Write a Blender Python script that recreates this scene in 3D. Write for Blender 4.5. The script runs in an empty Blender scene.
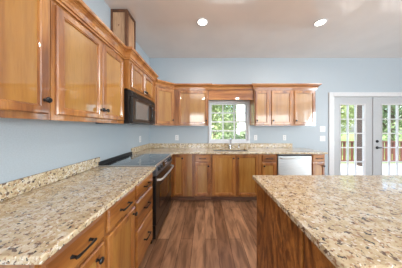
import bpy, bmesh, math, random
from mathutils import Vector, Matrix
random.seed(7)
PI = math.pi
sc = bpy.context.scene
COL = sc.collection

# ------------------------------------------------------------ camera
CAMZ = 1.34
cam_d = bpy.data.cameras.new('camera'); cam = bpy.data.objects.new('camera', cam_d); COL.objects.link(cam)
cam.location = (0, 0, CAMZ); cam.rotation_euler = (PI/2, 0, 0)
cam_d.sensor_width = 36; cam_d.lens = 36*148/402
cam_d.shift_x = -4/402; cam_d.shift_y = -6/402
cam_d.clip_start = 0.02; cam_d.clip_end = 300
sc.camera = cam

# ------------------------------------------------------------ world, sun, lights, exposure
w = bpy.data.worlds.new('world'); sc.world = w; w.use_nodes = True
nt = w.node_tree; bg = nt.nodes['Background']
sky = nt.nodes.new('ShaderNodeTexSky'); sky.sky_type = 'NISHITA'
sky.sun_disc = False; sky.sun_elevation = math.radians(55); sky.sun_rotation = math.radians(250)
sky.air_density = 1.0; sky.dust_density = 3.0; sky.ozone_density = 1.0
nt.links.new(sky.outputs[0], bg.inputs[0]); bg.inputs[1].default_value = 0.8

sun_d = bpy.data.lights.new('sun', 'SUN'); sun_d.energy = 5.0; sun_d.angle = math.radians(2); sun_d.color = (1, .95, .88)
sun = bpy.data.objects.new('sun', sun_d); COL.objects.link(sun)
sun.rotation_euler = Vector((0.75, 0.45, -1.25)).to_track_quat('-Z', 'Y').to_euler()

def area(name, loc, direction, sx, sy, power, color):
    d = bpy.data.lights.new(name, 'AREA'); d.shape = 'RECTANGLE'; d.size = sx; d.size_y = sy
    d.energy = power; d.color = color
    o = bpy.data.objects.new(name, d); COL.objects.link(o); o.location = loc
    o.rotation_euler = Vector(direction).to_track_quat('-Z', 'Y').to_euler()
    return o
# fill lamps added at made-up window openings behind and right of the camera
area('fill_rear_left', (-.55, -4.55, 1.5), (.1, 1, .4), 1.0, 1.7, 40, (0.95, 0.97, 1.0))
area('fill_rear_right', (4.7, -4.55, 1.25), (-.5, 1, .5), 2.3, 2.2, 90, (0.95, 0.97, 1.0))
area('fill_side', (6.25, -2.1, 1.55), (-1, .05, .6), 2.2, 1.7, 370, (0.83, 0.945, 1.0))
# the two recessed ceiling lamps in view, then added fill lamps without fixtures
for lx, ly in ((-.037, 2.16), (1.69, 2.17), (-.037, .2), (-.037, -1.8), (1.69, -1.8)):
    o = area('recessed_or_fill_lamp', (lx, ly, 2.875), (0, 0, -1), .11, .11, 9, (1, .93, .84)); o.data.shape = 'DISK'

sc.view_settings.view_transform = 'Standard'; sc.view_settings.look = 'None'
sc.view_settings.exposure = 0.2; sc.view_settings.gamma = 1.0
sc.view_settings.use_curve_mapping = False
sc.cycles.max_bounces = 10; sc.cycles.diffuse_bounces = 6; sc.cycles.glossy_bounces = 4
sc.cycles.transparent_max_bounces = 12; sc.cycles.sample_clamp_indirect = 6
sc.cycles.use_denoising = True

# ------------------------------------------------------------ materials
def srgb(r, g, b):
    f = lambda c: (c/255/12.92) if c/255 <= .04045 else ((c/255+.055)/1.055)**2.4
    return (f(r), f(g), f(b), 1)
def new_mat(name):
    m = bpy.data.materials.new(name); m.use_nodes = True
    return m, m.node_tree.nodes, m.node_tree.links, m.node_tree.nodes['Principled BSDF']
def ramp(N, stops):
    r = N.new('ShaderNodeValToRGB'); e = r.color_ramp.elements
    e[0].position, e[0].color = stops[0]; e[1].position, e[1].color = stops[-1]
    for p, c in stops[1:-1]:
        x = e.new(p); x.color = c
    return r
def mixc(N, L, fac, a, b, mode='MIX'):
    m = N.new('ShaderNodeMix'); m.data_type = 'RGBA'; m.blend_type = mode
    for sock, v in ((m.inputs['Factor'], fac), (m.inputs[6], a), (m.inputs[7], b)):
        if hasattr(v, 'links') or hasattr(v, 'is_linked'): L.new(v, sock)
        else: sock.default_value = v
    return m.outputs[2]
def plain(name, col, rough=.5, metal=0, coat=0, bump=0, bscale=80, emit=None):
    m, N, L, p = new_mat(name)
    tc = N.new('ShaderNodeTexCoord'); nz = N.new('ShaderNodeTexNoise'); nz.inputs['Scale'].default_value = bscale
    L.new(tc.outputs['Object'], nz.inputs['Vector'])
    c2 = tuple(x*.93 for x in col[:3]) + (1,)
    r = ramp(N, [(.35, c2), (.65, col)]); L.new(nz.outputs['Fac'], r.inputs[0]); L.new(r.outputs[0], p.inputs['Base Color'])
    p.inputs['Roughness'].default_value = rough; p.inputs['Metallic'].default_value = metal
    p.inputs['Coat Weight'].default_value = coat; p.inputs['Coat Roughness'].default_value = .08
    if name == 'ceiling_paint': p.inputs['Coat IOR'].default_value = 1.7
    if bump:
        b = N.new('ShaderNodeBump'); b.inputs['Strength'].default_value = bump; b.inputs['Distance'].default_value = .002
        L.new(nz.outputs['Fac'], b.inputs['Height']); L.new(b.outputs[0], p.inputs['Normal'])
    if emit:
        p.inputs['Emission Color'].default_value = col; p.inputs['Emission Strength'].default_value = emit
    return m
def wood(name, light, mid, dark, axis='z', rough=.4, coat=1.0, fig=1.0, swirl=0.0, coat_rough=.05):
    m, N, L, p = new_mat(name)
    tc = N.new('ShaderNodeTexCoord'); oi = N.new('ShaderNodeObjectInfo')
    mp = N.new('ShaderNodeMapping')
    s = {'z': (7, 7, .7), 'x': (.7, 7, 7), 'y': (7, .7, 7), 's': (5, 5, 1.6)}[axis]
    if axis == 's': mp.inputs['Rotation'].default_value = (.55, 0, 0)
    mp.inputs['Scale'].default_value = s
    off = N.new('ShaderNodeVectorMath'); off.operation = 'SCALE'; off.inputs[0].default_value = (31, 17, 23)
    L.new(oi.outputs['Random'], off.inputs['Scale'])
    L.new(tc.outputs['Object'], mp.inputs['Vector'])
    ad = N.new('ShaderNodeVectorMath'); ad.operation = 'ADD'
    L.new(mp.outputs[0], ad.inputs[0]); L.new(off.outputs[0], ad.inputs[1])
    n1 = N.new('ShaderNodeTexNoise'); n1.inputs['Scale'].default_value = 1.3; n1.inputs['Detail'].default_value = 5
    n1.inputs['Distortion'].default_value = .6 + swirl*3; L.new(ad.outputs[0], n1.inputs['Vector'])
    wv = N.new('ShaderNodeTexNoise'); wv.inputs['Scale'].default_value = 9; wv.inputs['Detail'].default_value = 3
    wv.inputs['Distortion'].default_value = 1.2 + swirl*2; L.new(ad.outputs[0], wv.inputs['Vector'])
    r = ramp(N, [(.28, dark), (.45, mid), (.62, light)]); L.new(n1.outputs['Fac'], r.inputs[0])
    r2 = ramp(N, [(.38, (.62, .55, .48, 1)), (.56, (1, 1, 1, 1))]); L.new(wv.outputs['Fac'], r2.inputs[0])
    c = mixc(N, L, .5*fig, r.outputs[0], r2.outputs[0], 'MULTIPLY')
    hs = N.new('ShaderNodeHueSaturation'); L.new(c, hs.inputs['Color'])
    mr = N.new('ShaderNodeMapRange'); mr.inputs['To Min'].default_value = .9; mr.inputs['To Max'].default_value = 1.08
    L.new(oi.outputs['Random'], mr.inputs[0]); L.new(mr.outputs[0], hs.inputs['Value'])
    L.new(hs.outputs[0], p.inputs['Base Color'])
    p.inputs['Roughness'].default_value = rough; p.inputs['Coat Weight'].default_value = coat
    p.inputs['Coat Roughness'].default_value = coat_rough; p.inputs['Coat IOR'].default_value = 1.68 if coat > .5 else 1.5
    b = N.new('ShaderNodeBump'); b.inputs['Strength'].default_value = .12; b.inputs['Distance'].default_value = .001
    L.new(wv.outputs['Fac'], b.inputs['Height']); L.new(b.outputs[0], p.inputs['Normal'])
    return m
OL, OM, OD = srgb(184, 124, 58), srgb(162, 99, 42), srgb(112, 60, 22)
M = {}
M['oak_v'] = wood('oak_vertical', OL, OM, OD, 'z')
M['oak_h'] = wood('oak_horizontal', OL, OM, OD, 'x')
M['oak_panel'] = wood('oak_panel', srgb(182, 132, 62), srgb(172, 118, 49), srgb(148, 92, 32), 'z', fig=.5)
M['oak_frame'] = wood('oak_face_frame', srgb(176, 118, 60), srgb(152, 95, 44), srgb(110, 62, 28), 'z')
M['oak_crown'] = wood('oak_crown', srgb(198, 136, 72), srgb(176, 110, 52), srgb(130, 74, 32), 'x')
M['oak_swirl'] = wood('oak_veneer', srgb(182, 120, 56), srgb(128, 74, 27), srgb(78, 42, 14), 's', swirl=.9, coat=.4, fig=1.5)
M['pine'] = wood('knotty_pine', srgb(205, 165, 130), srgb(190, 148, 112), srgb(155, 110, 80), 'z', coat=0, rough=.6)
M['dark_trim'] = wood('dark_trim', srgb(115, 75, 50), srgb(95, 60, 38), srgb(70, 42, 26), 'z', coat=0, rough=.6)
M['toe'] = wood('toe_kick', srgb(150, 110, 85), srgb(125, 88, 66), srgb(95, 64, 46), 'x', coat=0, rough=.6)
M['black_metal'] = plain('black_metal', srgb(26, 24, 24), .35, .3)
M['black'] = plain('black_enamel', srgb(18, 18, 20), .3, 0, .25)
M['black_glass'] = plain('black_glass', srgb(9, 10, 12), .05, 0, 1)
M['grille'] = plain('dark_plastic', srgb(30, 30, 32), .45)
M['mw_window'] = plain('oven_window', srgb(110, 113, 115), .12, 0, 1)
M['chrome'] = plain('chrome', srgb(215, 215, 218), .12, 1)
M['steel_sink'] = plain('sink_steel', srgb(170, 172, 174), .3, 1)
M['white'] = plain('white_trim_paint', srgb(222, 223, 225), .35)
M['door_white'] = plain('white_door_paint', srgb(190, 193, 196), .35)
M['plate'] = plain('white_plastic', srgb(238, 238, 238), .3)
M['slot'] = plain('slot_dark', srgb(90, 90, 90), .5)
M['lens'] = plain('lamp_lens', (1, .95, .86, 1), .4, emit=6)
M['slate_steel'] = plain('slate_steel', srgb(120, 132, 146), .3, .8)
M['print'] = plain('panel_print', srgb(185, 195, 205), .4)

def steel():
    m, N, L, p = new_mat('brushed_steel')
    tc = N.new('ShaderNodeTexCoord'); mp = N.new('ShaderNodeMapping'); mp.inputs['Scale'].default_value = (2, 2, 150)
    nz = N.new('ShaderNodeTexNoise'); nz.inputs['Scale'].default_value = 3
    L.new(tc.outputs['Object'], mp.inputs[0]); L.new(mp.outputs[0], nz.inputs['Vector'])
    r = ramp(N, [(.3, srgb(192, 195, 195)), (.7, srgb(218, 219, 218))]); L.new(nz.outputs['Fac'], r.inputs[0])
    L.new(r.outputs[0], p.inputs['Base Color']); p.inputs['Metallic'].default_value = .8; p.inputs['Roughness'].default_value = .38
    return m
M['steel'] = steel()

def granite():
    m, N, L, p = new_mat('speckled_granite')
    tc = N.new('ShaderNodeTexCoord')
    def noise(scale, detail=2, dist=0, off=0):
        mp = N.new('ShaderNodeMapping'); mp.inputs['Location'].default_value = (off, off*1.7, off*.6)
        mp.inputs['Rotation'].default_value = (0.5, .35, .6)
        n = N.new('ShaderNodeTexNoise'); n.inputs['Scale'].default_value = scale
        n.inputs['Detail'].default_value = detail; n.inputs['Distortion'].default_value = dist
        L.new(tc.outputs['Object'], mp.inputs[0]); L.new(mp.outputs[0], n.inputs['Vector']); return n.outputs['Fac']
    base = ramp(N, [(.32, srgb(186, 164, 128)), (.5, srgb(209, 191, 158)), (.68, srgb(224, 216, 200))])
    L.new(noise(22, 4, .5), base.inputs[0])
    def mask(v, a, b):
        r = ramp(N, [(a, (0, 0, 0, 1)), (b, (1, 1, 1, 1))]); L.new(v, r.inputs[0]); return r.outputs[0]
    c = mixc(N, L, mask(noise(70, 3, .3, 3), .56, .62), base.outputs[0], srgb(172, 136, 104))
    c = mixc(N, L, mask(noise(40, 3, .4, 7), .60, .64), c, srgb(116, 94, 80))
    c = mixc(N, L, mask(noise(52, 3, .4, 12), .635, .665), c, srgb(56, 51, 52))
    c = mixc(N, L, mask(noise(80, 2, .2, 19), .62, .68), c, srgb(240, 236, 228))
    L.new(c, p.inputs['Base Color']); p.inputs['Roughness'].default_value = .16
    p.inputs['Coat Weight'].default_value = .5; p.inputs['Coat Roughness'].default_value = .06
    return m
M['granite'] = granite()

def floor_mat():
    m, N, L, p = new_mat('dark_plank_floor')
    tc = N.new('ShaderNodeTexCoord'); mp = N.new('ShaderNodeMapping')
    mp.inputs['Rotation'].default_value = (0, 0, PI/2)
    L.new(tc.outputs['Object'], mp.inputs[0])
    br = N.new('ShaderNodeTexBrick'); br.inputs['Scale'].default_value = 1
    br.inputs['Brick Width'].default_value = 1.25; br.inputs['Row Height'].default_value = .145
    br.inputs['Mortar Size'].default_value = .0022; br.offset = .43; br.offset_frequency = 2
    br.inputs['Color1'].default_value = srgb(190, 148, 116); br.inputs['Color2'].default_value = srgb(140, 102, 76)
    br.inputs['Mortar'].default_value = srgb(80, 55, 42); L.new(mp.outputs[0], br.inputs[0])
    m2 = N.new('ShaderNodeMapping'); m2.inputs['Scale'].default_value = (11, 2.2, 1); L.new(tc.outputs['Object'], m2.inputs[0])
    n = N.new('ShaderNodeTexNoise'); n.inputs['Scale'].default_value = 1.6; n.inputs['Detail'].default_value = 6; n.inputs['Distortion'].default_value = .6
    L.new(m2.outputs[0], n.inputs['Vector'])
    r = ramp(N, [(.34, (.48, .43, .40, 1)), (.5, (.9, .88, .86, 1)), (.68, (1.35, 1.32, 1.3, 1))]); L.new(n.outputs['Fac'], r.inputs[0])
    c = mixc(N, L, .85, br.outputs['Color'], r.outputs[0], 'MULTIPLY')
    L.new(c, p.inputs['Base Color']); p.inputs['Roughness'].default_value = .38
    b = N.new('ShaderNodeBump'); b.inputs['Strength'].default_value = .25; b.inputs['Distance'].default_value = .003
    L.new(n.outputs['Fac'], b.inputs['Height']); L.new(b.outputs[0], p.inputs['Normal'])
    return m
M['floor'] = floor_mat()
M['wall'] = plain('pale_blue_wall_paint', srgb(182, 193, 201), .45, bump=.05, bscale=120)
M['ceiling'] = plain('ceiling_paint', srgb(243, 236, 229), .3, coat=1.0, bump=.0, bscale=2)

def glass():
    m, N, L, p = new_mat('window_glass'); out = N['Material Output']
    N.remove(p)
    t = N.new('ShaderNodeBsdfTransparent'); t.inputs[0].default_value = (.97, .99, .98, 1)
    g = N.new('ShaderNodeBsdfGlossy'); g.inputs['Roughness'].default_value = .02
    lw = N.new('ShaderNodeLayerWeight'); pw = N.new('ShaderNodeMath'); pw.operation = 'POWER'; pw.inputs[1].default_value = 4
    f = N.new('ShaderNodeMath'); f.operation = 'MULTIPLY_ADD'; f.inputs[1].default_value = .5; f.inputs[2].default_value = .02
    L.new(lw.outputs['Facing'], pw.inputs[0]); L.new(pw.outputs[0], f.inputs[0])
    mx = N.new('ShaderNodeMixShader'); L.new(f.outputs[0], mx.inputs[0]); L.new(t.outputs[0], mx.inputs[1]); L.new(g.outputs[0], mx.inputs[2])
    L.new(mx.outputs[0], out.inputs[0]); return m
M['glass'] = glass()
M['leaf'] = plain('leaf_green', srgb(172, 182, 128), .6, bscale=3)
M['leaf_dark'] = plain('leaf_dark_green', srgb(122, 140, 100), .6, bscale=3)
M['bark'] = plain('bark', srgb(105, 88, 76), .9, bscale=20, bump=.5)
M['deck'] = plain('pale_deck', srgb(215, 208, 200), .7, bscale=4)
M['grass'] = plain('lawn', srgb(120, 140, 70), .9, bscale=8)
M['rail'] = plain('stained_railing', srgb(120, 72, 58), .7, bscale=12)
M['siding'] = plain('white_siding', srgb(235, 235, 235), .7)
M['post'] = plain('dark_post', srgb(62, 52, 48), .8, bscale=12)
M['roof'] = plain('grey_shingle', srgb(110, 108, 108), .9, bscale=20)

# ------------------------------------------------------------ helpers
def obj(name, bm, mat, parent=None, loc=(0, 0, 0), smooth=False):
    bmesh.ops.recalc_face_normals(bm, faces=bm.faces)
    me = bpy.data.meshes.new(name); bm.to_mesh(me); bm.free()
    if smooth:
        for f in me.polygons: f.use_smooth = True
        me.set_sharp_from_angle(angle=math.radians(40))
    me.materials.append(M[mat] if isinstance(mat, str) else mat)
    o = bpy.data.objects.new(name, me); COL.objects.link(o); o.location = loc
    if parent: o.parent = parent
    return o
def tag(o, label, cat, group=None):
    o['label'] = label; o['category'] = cat
    if group: o['group'] = group
    return o
def thing(name, label, cat, loc=(0, 0, 0), rz=0, group=None):
    o = bpy.data.objects.new(name, None); o.empty_display_size = .1; COL.objects.link(o)
    o.location = loc; o.rotation_euler = (0, 0, rz)
    return tag(o, label, cat, group)
def struct(name, bm, mat, smooth=False):
    o = obj(name, bm, mat, None, smooth=smooth); o['kind'] = 'structure'; return o
def copy_tree(o, parent=None):
    c = o.copy(); COL.objects.link(c); c.parent = parent
    for ch in list(o.children): copy_tree(ch, c)
    return c
def B(): return bmesh.new()
def box(bm, x0, x1, y0, y1, z0, z1, bev=0):
    r = bmesh.ops.create_cube(bm, size=1); vs = r['verts']
    for v in vs:
        v.co = Vector(((x0+x1)/2 + v.co.x*(x1-x0), (y0+y1)/2 + v.co.y*(y1-y0), (z0+z1)/2 + v.co.z*(z1-z0)))
    if bev:
        es = list({e for v in vs for e in v.link_edges})
        bmesh.ops.bevel(bm, geom=es, offset=bev, segments=2, affect='EDGES', profile=.5)
    return bm
def bx(*a, bev=0): return box(B(), *a, bev=bev)
def prism(bm, pts, z0, z1):
    lo = [bm.verts.new((x, y, z0)) for x, y in pts]; hi = [bm.verts.new((x, y, z1)) for x, y in pts]
    n = len(pts); bm.faces.new(lo[::-1]); bm.faces.new(hi)
    for i in range(n): bm.faces.new((lo[i], lo[(i+1) % n], hi[(i+1) % n], hi[i]))
    return bm
def bevel_sharp(bm, off, segs=3):
    bmesh.ops.remove_doubles(bm, verts=bm.verts, dist=1e-5)
    bmesh.ops.dissolve_limit(bm, angle_limit=.01, verts=bm.verts, edges=bm.edges)
    bmesh.ops.recalc_face_normals(bm, faces=bm.faces)
    es = [e for e in bm.edges if len(e.link_faces) == 2 and e.calc_face_angle() > 1.0]
    bmesh.ops.bevel(bm, geom=es, offset=off, segments=segs, affect='EDGES', profile=.5)
    return bm
def rings(bm, loops, cap0=True, cap1=True):
    vs = [[bm.verts.new(p) for p in lp] for lp in loops]
    for a, b in zip(vs, vs[1:]):
        n = len(a)
        for i in range(n): bm.faces.new((a[i], a[(i+1) % n], b[(i+1) % n], b[i]))
    if cap0: bm.faces.new(vs[0][::-1])
    if cap1: bm.faces.new(vs[-1])
    return bm
def frame_ring(bm, x0, x1, z0, z1, prof):
    """rectangular frame in the xz plane; prof = closed list of (inset, y)"""
    R = lambda i, y: [(x0+i, y, z0+i), (x1-i, y, z0+i), (x1-i, y, z1-i), (x0+i, y, z1-i)]
    loops = [R(*p) for p in prof]
    vs = [[bm.verts.new(p) for p in lp] for lp in loops]
    n = len(vs)
    for k in range(n):
        a, b = vs[k], vs[(k+1) % n]
        for i in range(4): bm.faces.new((a[i], a[(i+1) % 4], b[(i+1) % 4], b[i]))
    return bm
def frame_basis(d):
    d = d.normalized(); u = d.orthogonal().normalized(); return u, d.cross(u)
def tube(bm, pts, r, n=10, closed=False):
    pts = [Vector(p) for p in pts]; rs = r if isinstance(r, (list, tuple)) else [r]*len(pts)
    loops = []; u = None
    for i, p in enumerate(pts):
        a = pts[max(i-1, 0)]; b = pts[min(i+1, len(pts)-1)]; d = (b-a).normalized()
        if u is None: u = d.orthogonal().normalized()
        u = (u - d*u.dot(d)).normalized(); v = d.cross(u)
        loops.append([p + (u*math.cos(t) + v*math.sin(t))*rs[i] for t in [2*PI*k/n for k in range(n)]])
    return rings(bm, loops)
def lathe(bm, prof, axis=(0, 0, 1), org=(0, 0, 0), n=20):
    ax = Vector(axis).normalized(); u, v = frame_basis(ax); org = Vector(org)
    loops = [[org + ax*h + (u*math.cos(t) + v*math.sin(t))*max(r, 1e-4) for t in [2*PI*k/n for k in range(n)]] for r, h in prof]
    return rings(bm, loops)
def grid_slab(bm, us, vs, skip, f, t0, t1):
    """solid plate made of grid cells; f(u, v, t) -> xyz ; skip = cells left open"""
    cache = {}
    def V(i, j, t):
        k = (i, j, t)
        if k not in cache: cache[k] = bm.verts.new(f(us[i], vs[j], (t0, t1)[t]))
        return cache[k]
    cells = {(i, j) for i in range(len(us)-1) for j in range(len(vs)-1)} - set(skip)
    for i, j in cells:
        bm.faces.new((V(i, j, 0), V(i+1, j, 0), V(i+1, j+1, 0), V(i, j+1, 0)))
        bm.faces.new((V(i, j, 1), V(i, j+1, 1), V(i+1, j+1, 1), V(i+1, j, 1)))
        for (di, dj, a, b) in ((-1, 0, (i, j), (i, j+1)), (1, 0, (i+1, j), (i+1, j+1)), (0, -1, (i, j), (i+1, j)), (0, 1, (i, j+1), (i+1, j+1))):
            if (i+di, j+dj) not in cells:
                bm.faces.new((V(*a, 0), V(*b, 0), V(*b, 1), V(*a, 1)))
    return bm

# ------------------------------------------------------------ the room
WL, WB, WR, WF, CH = -1.225, 3.267, 6.1, -4.4, 2.885
struct('floor', bx(WL-.15, WR+.15, WF-.15, WB+.15, -.1, 0), 'floor')
struct('ceiling', bx(WL-.15, WR+.15, WF-.15, WB+.15, CH, CH+.2), 'ceiling')
struct('wall_left', bx(WL-.15, WL, WF-.15, WB+.15, 0, CH), 'wall')
WX0, WX1, WZ0, WZ1 = .10, .962, 1.04, 1.92
DX0, DX1, DZ1 = 2.82, 4.65, 2.06
struct('wall_back', grid_slab(B(), [WL, WX0, WX1, DX0, DX1, WR], [0, WZ0, WZ1, DZ1, CH],
       {(1, 1), (3, 0), (3, 1), (3, 2)}, lambda u, v, t: (u, t, v), WB, WB+.15), 'wall')
struct('wall_right', grid_slab(B(), [WF-.15, -3.2, -1.0, WB+.15], [0, .7, 2.4, CH], {(1, 1)}, lambda u, v, t: (t, u, v), WR, WR+.15), 'wall')
struct('wall_front', grid_slab(B(), [WL, -1.05, -.05, 3.55, 5.85, WR], [0, .15, .6, 2.4, CH], {(1, 2), (3, 1), (3, 2)},
       lambda u, v, t: (u, t, v), WF-.15, WF), 'wall')
struct('baseboard_back', bx(2.21, 2.72, WB-.014, WB, 0, .1, bev=.003), 'white')
struct('baseboard_right', bx(4.75, WR-.002, WB-.014, WB, 0, .1, bev=.003), 'white')

# window over the sink
wf = B()
frame_ring(wf, .077, .987, 1.018, 1.943, [(0, WB), (0, WB-.016), (.006, WB-.02), (.03, WB-.02), (.036, WB-.012), (.036, WB)])
wo = struct('window_1', wf, 'white')
jm = B(); frame_ring(jm, WX0+.001, WX1-.001, WZ0+.001, WZ1-.001, [(0, WB+.002), (0, WB+.12), (.02, WB+.12), (.02, WB+.002)])
obj('window_frame', jm, 'white', wo)
obj('window_sill', bx(.07, .994, WB-.045, WB-.001, 1.005, 1.022, bev=.004), 'white', wo)
def sash(z0, z1, y, rows):
    s = B(); x0, x1 = WX0+.022, WX1-.022
    frame_ring(s, x0, x1, z0, z1, [(0, y), (0, y+.03), (.028, y+.03), (.028, y)])
    for k in (1, 2):
        xc = x0+.028 + (x1-x0-.056)*k/3; box(s, xc-.013, xc+.013, y+.004, y+.024, z0+.028, z1-.028)
    zc = (z0+z1)/2; box(s, x0+.028, x1-.028, y+.005, y+.023, zc-.013, zc+.013)
    so = obj('window_sash', s, 'white', wo)
    obj('pane', bx(x0+.028, x1-.028, y+.0135, y+.0165, z0+.028, z1-.028), 'glass', so)
sash(1.465, 1.895, WB+.07, 2); sash(1.062, 1.492, WB+.035, 2)
obj('sash_lock', bx(.5, .56, WB+.02, WB+.036, 1.485, 1.5, bev=.003), 'white', wo)

# french doors
cs = B()
for a in ((2.726, 2.825, 0, 2.124), (4.645, 4.745, 0, 2.124)): box(cs, a[0], a[1], WB-.02, WB, a[2], a[3], bev=.004)
box(cs, 2.826, 4.644, WB-.02, WB, 2.035, 2.124, bev=.004)
struct('trim_1', cs, 'white')
jb = B(); box(jb, 2.82, 2.852, WB-.002, WB+.15, 0, 2.06); box(jb, 4.615, 4.65, WB-.002, WB+.15, 0, 2.06); box(jb, 2.852, 4.615, WB-.002, WB+.15, 2.032, 2.06)
struct('trim_2', jb, 'white')
struct('trim_3', bx(2.853, 4.614, WB, WB+.15, 0, .02), 'steel')
def french(n, x0, x1, gx0, gx1, lever):
    d = B(); y0, y1 = WB+.012, WB+.056; gz0, gz1 = .27, 1.855
    grid_slab(d, [x0, gx0-.02, gx1+.02, x1], [.022, gz0-.02, gz1+.02, 2.03], {(1, 1)}, lambda u, v, t: (u, t, v), y0, y1)
    do = struct('door_%d' % n, d, 'door_white')
    g = B()
    frame_ring(g, gx0-.021, gx1+.021, gz0-.021, gz1+.021, [(0, y0-.008), (0, y1+.008), (.021, y1), (.021, y0)])
    W = (gx1-gx0)/3; H = (gz1-gz0)/5
    for k in (1, 2): box(g, gx0+W*k-.011, gx0+W*k+.011, y0+.004, y1-.004, gz0, gz1)
    for k in range(1, 5): box(g, gx0, gx1, y0+.006, y1-.006, gz0+H*k-.011, gz0+H*k+.011)
    obj('muntin_grid', g, 'white', do)
    obj('pane', bx(gx0, gx1, WB+.032, WB+.036, gz0, gz1), 'glass', do)
    hx = x0-.003 if n == 1 else x1+.003
    for z in (.25, 1.0, 1.8):
        obj('hinge', lathe(B(), [(.009, -.045), (.009, .045)], org=(hx, y0-.006, z), n=10), 'steel', do, smooth=True)
    if lever:
        h = B(); cx = x0+.075
        lathe(h, [(.032, 0), (.032, .006), (.02, .012), (.012, .014), (.012, .045), (.001, .046)], (0, -1, 0), (cx, y0, .905))
        tube(h, [(cx-.005, y0-.04, .905), (cx+.04, y0-.045, .908), (cx+.105, y0-.04, .903)], [.011, .010, .008])
        hh = obj('lever_handle', h, 'black_metal', do, smooth=True); hh['label'] = 'black lever handle'
        k = lathe(B(), [(.031, 0), (.031, .008), (.022, .014), (.001, .015)], (0, -1, 0), (cx, y0, 1.045))
        box(k, cx-.005, cx+.005, y0-.03, y0-.014, 1.03, 1.06)
        obj('deadbolt', k, 'black_metal', do, smooth=True)
french(1, 2.858, 3.722, 3.01, 3.53, False)
french(2, 3.736, 4.61, 3.93, 4.46, True)
struct('trim_4', bx(3.705, 3.734, WB-.004, WB+.011, .03, 2.028, bev=.003), 'door_white')

# ------------------------------------------------------------ cabinet pieces
def knob_bm(x, z, y=-.019):
    return lathe(B(), [(.009, 0), (.007, .004), (.005, .012), (.008, .018), (.0155, .022), (.0165, .028), (.012, .033), (.001, .034)], (0, -1, 0), (x, y, z), 16)
def pull_bm(x, z, L=.1, y=-.019):
    b = B()
    for s in (-1, 1):
        lathe(b, [(.009, 0), (.007, .004), (.0055, .02), (.0055, .028)], (0, -1, 0), (x+s*L/2, y, z), 10)
    pts = [(x + L/2*t*1.18, y-.027-.004*(1-t*t), z) for t in (-1, -.85, -.6, -.3, 0, .3, .6, .85, 1)]
    tube(b, pts, [.004, .0075, .006, .0052, .005, .0052, .006, .0075, .004], 10)
    return b
def add_door(root, x0, x1, z0, z1, knob=None, pull=None, st=.052, mats=('oak_v', 'oak_panel')):
    b = B()
    frame_ring(b, x0, x1, z0, z1, [(0, -.001), (0, -.013), (.006, -.0195), (st-.012, -.0195), (st-.008, -.016), (st-.004, -.0155), (st-.001, -.005), (st, -.001)])
    d = obj('door', b, mats[0], root)
    obj('door_panel', bx(x0+st-.003, x1-st+.003, -.0065, -.0015, z0+st-.003, z1-st+.003), mats[1], d)
    if knob: obj('knob', knob_bm(*knob), 'black_metal', d, smooth=True)
    return d
def add_drawer(root, x0, x1, z0, z1, pull=True, knob=None):
    b = B(); R = lambda i, y: [(x0+i, y, z0+i), (x1-i, y, z0+i), (x1-i, y, z1-i), (x0+i, y, z1-i)]
    rings(b, [R(0, -.001), R(0, -.011), R(.004, -.014), R(.010, -.0195)])
    d = obj('drawer', b, 'oak_h', root)
    if pull: obj('handle', pull_bm((x0+x1)/2, (z0+z1)/2), 'black_metal', d, smooth=True)
    return d
def base_cab(label, loc, rz, wd, dep, name='base_cabinet', group=None, toe=True, top=.874):
    t = thing(name, label, 'cabinet', loc, rz, group)
    obj('carcass', bx(.001, wd-.001, .02, dep-.002, .1, top), 'oak_v', t)
    obj('face_frame', bx(.001, wd-.001, 0, .0198, .1, .874, bev=.001), 'oak_frame', t)
    if toe: obj('toe_kick', bx(.001, wd-.001, .071, .089, .001, .0995), 'toe', t)
    return t
def wall_cab(label, loc, rz, wd, dep, z0, z1, group=None):
    t = thing('wall_cabinet', label, 'cabinet', loc, rz, group)
    h = z1-z0
    obj('carcass', bx(.001, wd-.001, .02, dep-.002, 0.012, h), 'oak_v', t)
    obj('face_frame', bx(.001, wd-.001, 0, .0198, 0, h, bev=.001), 'oak_frame', t)
    return t

R90 = PI/2
FX, FY = -.594, 2.674       # front planes of the base runs
CT0, CT1 = .875, .905       # counter underside / top

# left base run ------------------------------------------------
y0 = .515
c = base_cab('oak base cabinet nearest the camera in the left run, one drawer over a door', (FX, y0, 0), R90, .865-y0, .631)
add_drawer(c, .012, .335, .715, .852); add_door(c, .012, .335, .125, .69, knob=(.272, .636))
y0 = .866
c = base_cab('middle oak base cabinet of the left run, drawer over a door', (FX, y0, 0), R90, .373, .631)
add_drawer(c, .017, .362, .715, .852); add_door(c, .017, .362, .125, .69, knob=(.318, .652))
y0 = 1.24
c = base_cab('oak base cabinet with three stacked drawers beside the range', (FX, y0, 0), R90, .426, .631, 'drawer_cabinet')
for z0, z1 in ((.725, .852), (.475, .705), (.125, .455)): add_drawer(c, .016, .392, z0, z1)

# corner base unit (L shaped) ------------------------------------
t = thing('corner_base_cabinet', 'oak corner base cabinet right of the range with one tall narrow door', 'cabinet', (0, 0, 0))
obj('carcass', prism(B(), [(-1.223, 2.442), (FX, 2.442), (FX, FY+.02), (-.202, FY+.02), (-.202, 3.265), (-1.223, 3.265)], .1, .874), 'oak_v', t)
ff = obj('face_frame', bx(FX+.001, -.202, FY, FY+.0198, .1, .874, bev=.001), 'oak_frame', t)
obj('toe_kick', bx(FX-.06, -.202, FY+.071, FY+.089, .001, .0995), 'toe', t)
b = B(); x0, x1, z0, z1, st = -.565, -.385, .125, .852, .042
frame_ring(b, x0, x1, z0, z1, [(0, FY-.001), (0, FY-.013), (.006, FY-.0195), (st-.012, FY-.0195), (st-.008, FY-.016), (st-.004, FY-.0155), (st-.001, FY-.005), (st, FY-.001)])
d = obj('door', b, 'oak_v', t)
obj('door_panel', bx(x0+st-.003, x1-st+.003, FY-.0065, FY-.0015, z0+st-.003, z1-st+.003), 'oak_panel', d)
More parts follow.
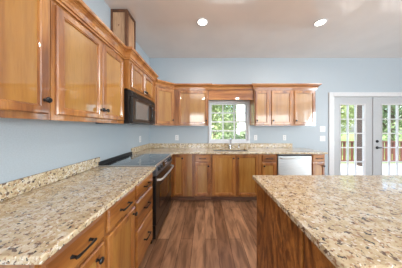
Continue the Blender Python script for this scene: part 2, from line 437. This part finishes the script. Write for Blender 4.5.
obj('knob', knob_bm(-.405, .80, FY-.019), 'black_metal', d, smooth=True)
st2 = obj('filler_strip', bx(-.33, -.235, FY-.012, FY-.0005, .11, .865, bev=.003), 'oak_panel', t)

# back base run ---------------------------------------------------
def back(x0, x1, label, **k): return base_cab(label, (x0, FY, 0), 0, x1-x0, WB-FY-.002, **k)
c = back(-.2, .108, 'narrow oak base cabinet left of the sink base, drawer over a door')
add_drawer(c, .02, .292, .735, .852); add_door(c, .02, .292, .125, .715, knob=(.262, .66))
c = back(.11, .975, 'wide oak sink base cabinet under the window with two doors', name='sink_cabinet', top=.69)
add_door(c, .022, .425, .125, .85, knob=(.40, .80)); add_door(c, .458, .845, .125, .85, knob=(.483, .80))
c = back(.977, 1.305, 'narrow oak base cabinet left of the dishwasher, drawer over a door')
add_drawer(c, .05, .30, .735, .852); add_door(c, .05, .30, .125, .715, knob=(.08, .66))
c = back(1.917, 2.165, 'small oak end base cabinet right of the dishwasher')
add_drawer(c, .018, .235, .735, .852); add_door(c, .018, .235, .125, .715, knob=(.205, .66), st=.045)

# dishwasher -----------------------------------------------------
t = thing('dishwasher', 'stainless steel dishwasher set in the back run of cabinets', 'dishwasher', (1.308, FY, 0))
W = .605
obj('tub', bx(.003, W-.003, .005, .55, .1, .87), 'grille', t)
obj('door', bx(.004, W-.004, -.022, .004, .115, .866, bev=.004), 'steel', t)
p = obj('control_strip', bx(.006, W-.006, -.026, -.0225, .835, .864, bev=.001), 'black', t)
h = B(); tube(h, [(.05, -.03, .80), (.06, -.052, .80), (.12, -.062, .80), (W/2, -.066, .80), (W-.12, -.062, .80), (W-.06, -.052, .80), (W-.05, -.022, .80)], .011, 12)
obj('handle', h, 'steel', t, smooth=True)
obj('kick_plate', bx(.01, W-.01, .06, .075, .002, .1), 'black', t)

# countertops ------------------------------------------------------
def slab(name, bm, label, cat='countertop'):
    return tag(obj(name, bevel_sharp(bm, .006), 'granite'), label, cat)
slab('countertop', prism(B(), [(WL+.001, .499), (-.5525, .499), (-.5525, 1.668), (WL+.001, 1.668)], CT0, CT1),
     'speckled granite countertop along the left wall in front of the range')
xs = [WL+.001, -.5525, .17, .83, 2.19]; ys = [2.437, 2.63, 2.79, 3.11, WB-.001]
slab('countertop', grid_slab(B(), xs, ys, {(1, 0), (2, 0), (3, 0), (2, 2)}, lambda u, v, t: (u, v, t), CT0, CT1),
     'speckled granite countertop along the back wall with the sink cut into it')
tag(obj('backsplash', bx(WL+.001, WL+.021, .499, 1.70, CT1+.001, CT1+.102, bev=.003), 'granite'), 'low granite backsplash on the left wall in front of the range', 'backsplash')
tag(obj('backsplash', bx(WL+.001, WL+.021, 2.445, 3.244, CT1+.001, CT1+.102, bev=.003), 'granite'), 'short granite backsplash on the left wall beyond the range, in the corner', 'backsplash')
tag(obj('backsplash', bx(WL+.001, 1.92, WB-.021, WB-.001, CT1+.001, CT1+.098, bev=.003), 'granite'), 'long low granite backsplash along the back wall under the window', 'backsplash')

# sink and faucet
t = thing('sink', 'undermount steel sink in the back counter below the window', 'sink', (.5, 2.95, CT0-.001))
s = B()
def rr(x, y, z): return [(-x, -y, z), (x, -y, z), (x, y, z), (-x, y, z)]
rings(s, [rr(.345, .175, 0), rr(.345, .175, -.004), rr(.333, .163, -.006), rr(.315, .15, -.17), rr(.305, .14, -.17), rr(.32, .155, -.002), rr(.345, .175, 0)][:6][::-1], cap0=True, cap1=False)
box(s, -.012, .012, -.14, .14, -.168, -.03)
obj('bowl', s, 'steel_sink', t, smooth=True)
for x in (-.16, .16): obj('drain', lathe(B(), [(.045, 0), (.045, .004), (.03, .005), (.001, .002)], org=(x, 0, -.1695)), 'chrome', t, smooth=True)
t = thing('faucet', 'chrome kitchen faucet with a curved spout behind the sink', 'faucet', (.535, 3.17, CT1+.001))
obj('base', lathe(B(), [(.1, 0), (.1, .004), (.03, .008), (.024, .05), (.018, .06)][1:] if 0 else [(.03, 0), (.03, .006), (.022, .02), (.018, .06), (.001, .062)]), 'chrome', t, smooth=True)
pts = [(0, 0, .055)] + [(0, -.085+.085*math.cos(a), .14+.075*math.sin(a)) for a in [PI*k/10 for k in range(0, 10)]] + [(0, -.172, .12)]
obj('spout', tube(B(), pts, .0115, 12), 'chrome', t, smooth=True)
obj('lever', tube(B(), [(.018, 0, .05), (.05, 0, .06), (.095, -.005, .09)], [.009, .007, .006]), 'chrome', t, smooth=True)
tag(obj('soap_dispenser', lathe(tube(B(), [(.0, 0, .07), (0, -.02, .085), (0, -.06, .08)], .006), [(.018, 0), (.016, .01), (.009, .02), (.009, .07), (.012, .075), (.001, .085)]), 'chrome', loc=(.72, 3.17, CT1+.001), smooth=True),
    'small chrome soap dispenser to the right of the faucet', 'soap dispenser')

# ------------------------------------------------------------ range (local x along the wall, -y toward the room)
RY0, RW = 1.673, .762
t = thing('range', 'black and stainless slide-in electric range in the left run', 'stove', (-.60, RY0, 0), R90)
obj('body', bx(.002, RW-.002, .0, .615, .03, .893), 'black', t)
obj('cooktop', bx(.0, RW, -.03, .618, .894, .914, bev=.004), 'black_glass', t)
ct = t.children[-1]
for (x, y, r) in ((.2, .14, .1), (.56, .14, .08), (.2, .43, .075), (.56, .43, .1)):
    b = B()
    n = 36
    rings(b, [[(x+q*math.cos(2*PI*k/n), y+q*math.sin(2*PI*k/n), z) for k in range(n)] for q, z in ((r, .9142), (r, .9147), (r-.004, .9147), (r-.004, .9142))], False, False)
    obj('burner_ring', b, 'print', ct)
obj('edge_trim', bx(.0, RW, -.040, -.0305, .892, .9155, bev=.002), 'steel', t)
obj('edge_trim', bx(-.0035, -.0003, -.03, .60, .9075, .9155, bev=.001), 'steel', t)
obj('rear_trim', bx(.0, RW, .592, .618, .9145, .955, bev=.004), 'black', t)
# sloping control panel
b = B(); prof = [(-.032, .908), (-.002, .908), (-.002, .795), (-.052, .795), (-.056, .80)]
rings(b, [[(x, y, z) for y, z in prof] for x in (.001, RW-.001)])
cp = obj('control_panel', b, 'slate_steel', t)
nv = Vector((0, -(.108), -.024)).normalized(); nv = Vector((0, -.976, .217))
def onp(u, off=0):  # point on sloped face at fraction u
    return Vector((0, -.056+.024*u, .80+.108*u)) + nv*off
for x in (.09, .19, .57, .67):
    c0 = onp(.5); c0.x = x
    obj('knob', lathe(B(), [(.024, 0), (.024, .004), (.019, .008), (.017, .026), (.001, .028)], nv, c0), 'grille', cp, smooth=True)
b = B(); a0, a1 = onp(.2, .0015), onp(.82, .0015); a2, a3 = onp(.82, 0), onp(.2, 0)
rings(b, [[(x, q.y, q.z) for q in (a0, a1, a2, a3)] for x in (.27, .49)])
obj('display', b, 'black_glass', cp)
b = B()
for r_ in range(2):
    for k in range(3):
        u = .35+.3*r_; x = .385+k*.035
        q0, q1 = onp(u-.06, .0025), onp(u+.06, .0025); q2, q3 = onp(u+.06, .0012), onp(u-.06, .0012)
        rings(b, [[(xx, q.y, q.z) for q in (q0, q1, q2, q3)] for xx in (x, x+.022)])
obj('key_pad', b, 'print', cp)
od = obj('oven_door', bx(.004, RW-.004, -.045, -.001, .235, .785, bev=.006), 'black', t)
obj('window', bx(.13, RW-.13, -.0475, -.0452, .36, .64, bev=.001), 'black_glass', od)
b = B(); tube(b, [(.05, -.044, .735), (.055, -.085, .737), (.10, -.098, .738), (RW/2, -.105, .738), (RW-.10, -.098, .738), (RW-.055, -.085, .737), (RW-.05, -.044, .735)], .0135, 12)
obj('handle', b, 'steel', od, smooth=True)
dr = obj('storage_drawer', bx(.004, RW-.004, -.04, -.001, .075, .225, bev=.005), 'black', t)
for x in (.05, RW-.05):
    for y in (.06, .55): obj('leveling_foot', lathe(B(), [(.018, .001), (.018, .03)], org=(x, y, 0), n=10), 'grille', t)
obj('kick_strip', bx(.01, RW-.01, .03, .04, .012, .07), 'black', t)

# ------------------------------------------------------------ microwave
MX = -.84
t = thing('microwave', 'black over-the-range microwave under the left wall cabinets', 'microwave', (MX, 1.645, 1.388), R90)
W, H = .752, .38
obj('body', bx(0.001, W, .0, .38, .0, H-.001, bev=.003), 'black', t)
b = B()
prof = [(0, H-.002), (0, H-.075), (-.03, H-.075), (-.028, H-.045), (-.012, H-.006)]
rings(b, [[(x, y, z) for y, z in prof] for x in (.001, W)])
vg = obj('vent_grille', b, 'grille', t)
b = B()
for k in range(5):
    u = (k+1)/6; y = -.028+.016*u; z = H-.045+.039*u
    box(b, .03, W-.03, y-.004, y+.001, z-.0018, z+.0018)
obj('louver', b, 'black', vg)
md = obj('door', bx(.002, .555, -.034, -.001, .012, H-.078, bev=.008), 'black', t)
obj('window', bx(.075, .475, -.0365, -.0342, .055, H-.115, bev=.001), 'mw_window', md)
b = B(); tube(b, [(.525, -.034, .05), (.525, -.062, .06), (.525, -.07, .15), (.525, -.062, .25), (.525, -.034, .26)], .010, 10)
obj('handle', b, 'black', md, smooth=True)
kp = obj('control_panel', bx(.56, W-.001, -.033, -.001, .012, H-.078, bev=.004), 'black', t)
b = B()
for i in range(3):
    for j in range(5): box(b, .59+i*.05, .625+i*.05, -.0345, -.0328, .04+j*.033, .062+j*.033)
obj('key_pad', b, 'grille', kp)
obj('display', bx(.585, .73, -.0345, -.0328, .225, .265), 'black_glass', kp)
obj('light_cover', bx(.1, .25, .1, .18, -.004, -.0005), 'print', t)

# ------------------------------------------------------------ wall cabinets, left
UZ0, UZ1 = 1.386, 2.15; UX = -.90
dep = UX-WL
DZ0u, DZ1u = .033, .69   # door bottom / top above the cabinet bottom
c = wall_cab('oak wall cabinet nearest the camera on the left wall, cut by the frame edge', (UX, .10, UZ0), R90, .761, dep, UZ0, UZ1)
add_door(c, .02, .335, DZ0u, DZ1u, knob=(.31, .108)); add_door(c, .35, .738, DZ0u, DZ1u, knob=(.712, .108))
c = wall_cab('oak two-door wall cabinet on the left wall in front of the microwave', (UX, .863, UZ0), R90, .777, dep, UZ0, UZ1)
add_door(c, .022, .415, DZ0u, DZ1u, knob=(.39, .108)); add_door(c, .42, .752, DZ0u, DZ1u, knob=(.445, .108))
c = wall_cab('short oak wall cabinet above the microwave with two doors', (MX, 1.642, 1.77), R90, .758, MX-WL, 1.77, UZ1)
add_door(c, .03, .372, .03, .30, knob=(.35, .055), st=.045); add_door(c, .386, .728, .03, .30, knob=(.408, .055), st=.045)

# diagonal corner wall cabinet
t = thing('corner_wall_cabinet', 'diagonal oak wall cabinet in the corner right of the microwave', 'cabinet', (0, 0, UZ0))
obj('carcass', prism(B(), [(-1.223, 2.404), (-.902, 2.404), (-.902, 2.672), (-.627, 2.944), (-.617, 2.95), (-.617, 3.265), (-1.223, 3.265)], .012, .764), 'oak_v', t)
ang = math.atan2(2.942-2.66, .285); Ld = math.hypot(.285, .282)
def placed(bm):
    bm.transform(Matrix.Translation((-.90, 2.66, 0)) @ Matrix.Rotation(ang, 4, 'Z')); return bm
obj('face_frame', placed(bx(0, Ld, 0, .012, 0, .764)), 'oak_frame', t)
b = B(); x0, x1, z0, z1, st = .022, Ld-.022, DZ0u, DZ1u, .052
frame_ring(b, x0, x1, z0, z1, [(0, -.001), (0, -.013), (.006, -.0195), (st-.012, -.0195), (st-.008, -.016), (st-.004, -.0155), (st-.001, -.005), (st, -.001)])
d = obj('door', placed(b), 'oak_v', t)
obj('door_panel', placed(bx(x0+st-.003, x1-st+.003, -.0065, -.0015, z0+st-.003, z1-st+.003)), 'oak_panel', d)
obj('knob', placed(knob_bm(x1-.026, .108)), 'black_metal', d, smooth=True)

UY = 2.942
c = wall_cab('oak single-door wall cabinet on the back wall, left of the window', (-.614, UY, UZ0), 0, .684, WB-UY, UZ0, UZ1)
add_door(c, .085, .668, DZ0u-.012, DZ1u, knob=(.64, .10))
t = thing('window_valance', 'flat oak valance board bridging the cabinets above the window', 'valance', (.072, 2.99, 1.907))
obj('board', bx(0, .906, 0, .02, 0, .243, bev=.002), 'oak_crown', t)
obj('top_board', bx(0, .906, .0205, .27, .222, .24), 'oak_crown', t)
c = wall_cab('oak three-door wall cabinet on the back wall, right of the window', (.98, UY, UZ0), 0, 1.22, WB-UY, UZ0, UZ1)
add_door(c, .015, .29, DZ0u-.012, DZ1u, knob=(.042, .10)); add_door(c, .34, .74, DZ0u-.012, DZ1u, knob=(.366, .10)); add_door(c, .79, 1.20, DZ0u-.012, DZ1u, knob=(.816, .10))

# crown moulding swept with mitred corners
path = [(-.90, .10), (-.90, 1.64), (-.84, 1.64), (-.84, 2.402), (-.90, 2.402), (-.90, 2.66), (-.615, 2.942), (.071, 2.942), (.071, 2.988), (.979, 2.988), (.979, 2.942), (2.202, 2.942), (2.202, WB-.002)]
prof = [(0, 2.100), (.012, 2.100), (.014, 2.112), (.008, 2.116), (.020, 2.120), (.022, 2.134), (.030, 2.152), (.044, 2.168), (.050, 2.170), (.048, 2.176), (.062, 2.182), (.066, 2.192), (.066, 2.207), (0, 2.207)]
P = [Vector(p) for p in path]; dirs = [(b-a).normalized() for a, b in zip(P, P[1:])]
nrm = [Vector((d.y, -d.x)) for d in dirs]
loops = []
for i, p in enumerate(P):
    if i == 0: m_ = nrm[0]
    elif i == len(P)-1: m_ = nrm[-1]
    else:
        m_ = nrm[i-1]+nrm[i]; m_ = m_/(m_.dot(nrm[i]))
    loops.append([(p.x+m_.x*(o+.0008), p.y+m_.y*(o+.0008), z) for o, z in prof])
b = B(); rings(b, loops)
tag(obj('crown_moulding', b, 'oak_crown'), 'stepped oak crown moulding running along the top of the wall cabinets', 'moulding')

# vent chase above the cabinets
t = thing('vent_chase', 'boxed knotty wood vent chase rising from the cabinet top to the ceiling', 'duct cover', (WL+.002, 1.92, 2.152))
cw, cd, chh = .213, .225, CH-2.152-.004
obj('panel', bx(.006, cw-.006, .006, cd-.006, 0, chh-.002), 'pine', t)
def trim(n, *a): obj(n, bx(*a, bev=.002), 'dark_trim', t)
trim('corner_trim', cw-.03, cw+.004, -.004, .03, 0, chh)
trim('corner_trim', .0, .026, -.004, .02, 0, chh)
trim('corner_trim', cw-.014, cw+.004, cd-.024, cd+.004, 0, chh)
trim('top_trim', .027, cw-.031, -.004, .012, chh-.035, chh)
trim('top_trim', cw-.012, cw+.004, .031, cd-.025, chh-.035, chh)
for (x, z) in ((.1, .53), (.13, .2)):
    obj('knot', lathe(B(), [(.009, 0), (.007, .0012), (.001, .0013)], (0, -1, 0), (x, .006, z), 12), 'dark_trim', t)

# ------------------------------------------------------------ island
IX0, IX1, IY0, IY1 = .437, 2.35, .47, 1.367
def rc(cx, cy, r, a0, a1, n=6): return [(cx+r*math.cos(a0+(a1-a0)*k/n), cy+r*math.sin(a0+(a1-a0)*k/n)) for k in range(n+1)]
r = .025
pts = rc(IX0+r, IY0+r, r, PI, 1.5*PI) + rc(IX1-r, IY0+r, r, 1.5*PI, 2*PI) + rc(IX1-r, IY1-r, r, 0, PI/2) + rc(IX0+.008, IY1-.008, .008, PI/2, PI, 3)
b = prism(B(), pts, CT0, CT1)
es = [e for e in b.edges if abs(e.verts[0].co.z-e.verts[1].co.z) < 1e-6]
bmesh.ops.bevel(b, geom=es, offset=.006, segments=3, affect='EDGES', profile=.5)
tag(obj('island_countertop', b, 'granite'), 'large speckled granite top of the kitchen island in the right foreground', 'countertop')
t = thing('kitchen_island', 'oak veneered kitchen island body under the granite top', 'cabinet', (.466, .51, 0))
Lx, Ly = 1.84, .82
obj('carcass', bx(.012, Lx-.012, .012, Ly-.012, .1, .874), 'oak_frame', t)
obj('side_panel', bx(-.002, .0115, .203, Ly, .001, .874, bev=.001), 'oak_swirl', t)
o = obj('side_panel', bx(.004, .0115, .0, .195, .001, .874, bev=.001), 'oak_swirl', t)
obj('end_panel', bx(.012, Lx, Ly-.0115, Ly-.001, .001, .874), 'oak_swirl', t)
obj('toe_kick', bx(.02, Lx-.02, .05, .065, .001, .0995), 'toe', t)

# ------------------------------------------------------------ outlets and switches
def wall_plate(kind, label, loc, rz, group=None):
    sw = kind == 'light_switch'; hw = .058 if sw else .036
    t = thing(kind, label, 'switch' if sw else 'outlet', loc, rz, group)
    obj('cover_plate', bx(-hw, hw, -.006, -.0005, -.058, .058, bev=.002), 'plate', t)
    if sw:
        for x in (-.023, .023): obj('rocker', bx(x-.016, x+.016, -.009, -.0062, -.033, .033, bev=.001), 'white', t)
    else:
        for z in (-.021, .021):
            s = obj('socket', bx(-.016, .016, -.0085, -.0062, z-.014, z+.014, bev=.001), 'white', t)
            b = B(); box(b, -.008, -.006, -.0092, -.0084, z-.004, z+.006); box(b, .006, .008, -.0092, -.0084, z-.004, z+.006)
            obj('slot', b, 'slot', s)
wall_plate('electrical_outlet', 'white outlet on the back wall left of the window', (-.62, WB, 1.126), 0)
wall_plate('electrical_outlet', 'white outlet on the back wall just right of the window', (1.115, WB, 1.126), 0)
wall_plate('electrical_outlet', 'white outlet on the back wall above the dishwasher', (1.753, WB, 1.126), 0)
wall_plate('electrical_outlet', 'white outlet on the left wall beyond the range', (WL, 2.79, 1.13), R90)
wall_plate('light_switch', 'upper white double switch plate beside the french doors', (2.594, WB, 1.318), 0)
wall_plate('light_switch', 'lower white double switch plate beside the french doors', (2.594, WB, 1.108), 0)

# ------------------------------------------------------------ recessed lamps
for x, y, lab in ((-.037, 2.16, 'round recessed ceiling light in front of the sink window, on the left'), (1.69, 2.17, 'round recessed ceiling light on the right, toward the french doors')):
    t = thing('recessed_light', lab, 'ceiling light', (x, y, CH))
    n = 32
    b = B(); rings(b, [[(q*math.cos(2*PI*k/n), q*math.sin(2*PI*k/n), z) for k in range(n)] for q, z in ((.088, -.0005), (.088, -.004), (.072, -.008), (.062, -.0005))], False, False)
    obj('trim_ring', b, 'white', t, smooth=True)
    obj('lens', lathe(B(), [(.0615, -.0006), (.0615, -.003), (.001, -.0035)], n=32), 'lens', t)

# ------------------------------------------------------------ outside
gr = bx(-30, 60, WB+.16, 60, -.5, -.45); struct('ground', gr, 'grass')
tag(obj('deck', bx(-2, 9, WB+.155, 5.75, -.2, -.04), 'deck'), 'pale deck floor outside the french doors', 'deck')
t = thing('deck_railing', 'brown stained wooden railing along the deck outside the french doors', 'railing', (0, 5.6, -.04))
b = B(); box(b, 2.6, 9, -.05, .05, .84, .88); obj('top_rail', b, 'rail', t)
b = B(); box(b, 2.6, 9, -.02, .02, .12, .17); obj('bottom_rail', b, 'rail', t)
for k in range(44):
    x = 2.66 + k*.145
    obj('baluster', bx(x-.036, x+.036, -.018, .018, .1705, .8395), 'rail', t)
tag(obj('porch_post', bx(5.60, 5.95, 5.2, 5.46, -.04, 3.4, bev=.01), 'post'), 'thick dark porch post outside the left french door', 'post')
t = thing('shed', 'white sided building seen through the right of the sink window', 'building', (2.95, 11, -.45))
obj('wall', bx(0, 3.0, 0, 3, 0, 4.2), 'siding', t)
b = B(); rings(b, [[(x, y, z) for y, z in ((-.3, 4.2), (1.5, 5.4), (3.3, 4.2))] for x in (-.2, 3.2)]); obj('roof', b, 'roof', t)

def tree_meshes(seed, crown_r, h, nleaf, leaf, size):
    rnd = random.Random(seed); b = B()
    blobs = [(Vector((rnd.uniform(-1, 1)*crown_r*.6, rnd.uniform(-1, 1)*crown_r*.6, h*.62+rnd.uniform(-1, 1)*h*.28)), crown_r*rnd.uniform(.35, .6)) for _ in range(12)]
    for _ in range(nleaf):
        c, R = rnd.choice(blobs)
        d = Vector((rnd.gauss(0, 1), rnd.gauss(0, 1), rnd.gauss(0, 1))).normalized()
        p = c + d*R*rnd.uniform(.5, 1)**.5
        n = (d+Vector((rnd.gauss(0, .6), rnd.gauss(0, .6), rnd.gauss(0, .6)))).normalized(); u, v = frame_basis(n)
        a = size*rnd.uniform(.6, 1.3)
        q = [p+u*a, p+v*a*.5+n*a*.12, p-u*a, p-v*a*.5+n*a*.12]
        b.faces.new([b.verts.new(x) for x in q])
    me = bpy.data.meshes.new('foliage'); b.to_mesh(me); b.free(); me.materials.append(M[leaf])
    b = B(); tube(b, [(0, 0, 0), (.05*h*.2, 0, h*.25), (-.03*h*.2, .05, h*.5), (.05, 0, h*.75)], [h*.035, h*.028, h*.02, h*.008], 10)
    for k in range(5):
        a = k*1.3; z = h*(.3+.07*k); tube(b, [(0, 0, z), (math.cos(a)*crown_r*.4, math.sin(a)*crown_r*.4, z+h*.15), (math.cos(a)*crown_r*.7, math.sin(a)*crown_r*.7, z+h*.22)], [h*.012, h*.009, h*.004], 8)
    m2 = bpy.data.meshes.new('trunk'); b.to_mesh(m2); b.free(); m2.materials.append(M['bark'])
    for f in m2.polygons: f.use_smooth = True
    return me, m2
kinds = [tree_meshes(3, 2.4, 6.5, 3800, 'leaf', .13), tree_meshes(5, 2.0, 5.5, 3800, 'leaf_dark', .12), tree_meshes(9, .9, 1.7, 3500, 'leaf_dark', .09)]
def tree(k, x, y, label, s=1, rz=0, name='tree', cat='tree', group=None):
    t = thing(name, label, cat, (x, y, -.45), rz, group); t.scale = (s, s, s)
    for n_, me in zip(('foliage', 'trunk'), kinds[k]):
        o = bpy.data.objects.new(n_, me); COL.objects.link(o); o.parent = t
tree(0, .1, 9.3, 'leafy light green tree on the left outside the sink window', .8, .3)
tree(1, 1.0, 15.5, 'darker green tree in the middle of the sink window view', 1.0, 1.1)
tree(2, .95, 6.9, 'low green bush outside the lower left of the sink window', .9, 2, 'bush', 'bush')
tree(2, 2.6, 8.2, 'low green bush outside the lower right of the sink window', .95, .5, 'bush', 'bush')
g = 'trees beyond the deck railing'
for k, x, y, s in ((0, 9.0, 10.0, .85), (1, 13.0, 10.3, .85), (0, 16.8, 10.5, .85), (1, 20.5, 11.5, 1.1), (0, 14.5, 17.5, 1.1), (1, 22, 19.5, 1.2), (0, 29, 17, 1.2)):
    tree(k, x, y, 'green tree growing beyond the deck railing outside', s, x*1.7, group=g)
for k, x, y in ((0, -4.6, 17.5), (1, 5.0, 24)):
    tree(k, x, y, 'distant green tree in the garden behind the house, seen through the sink window', 1.2, x, group='distant trees behind the sink window')
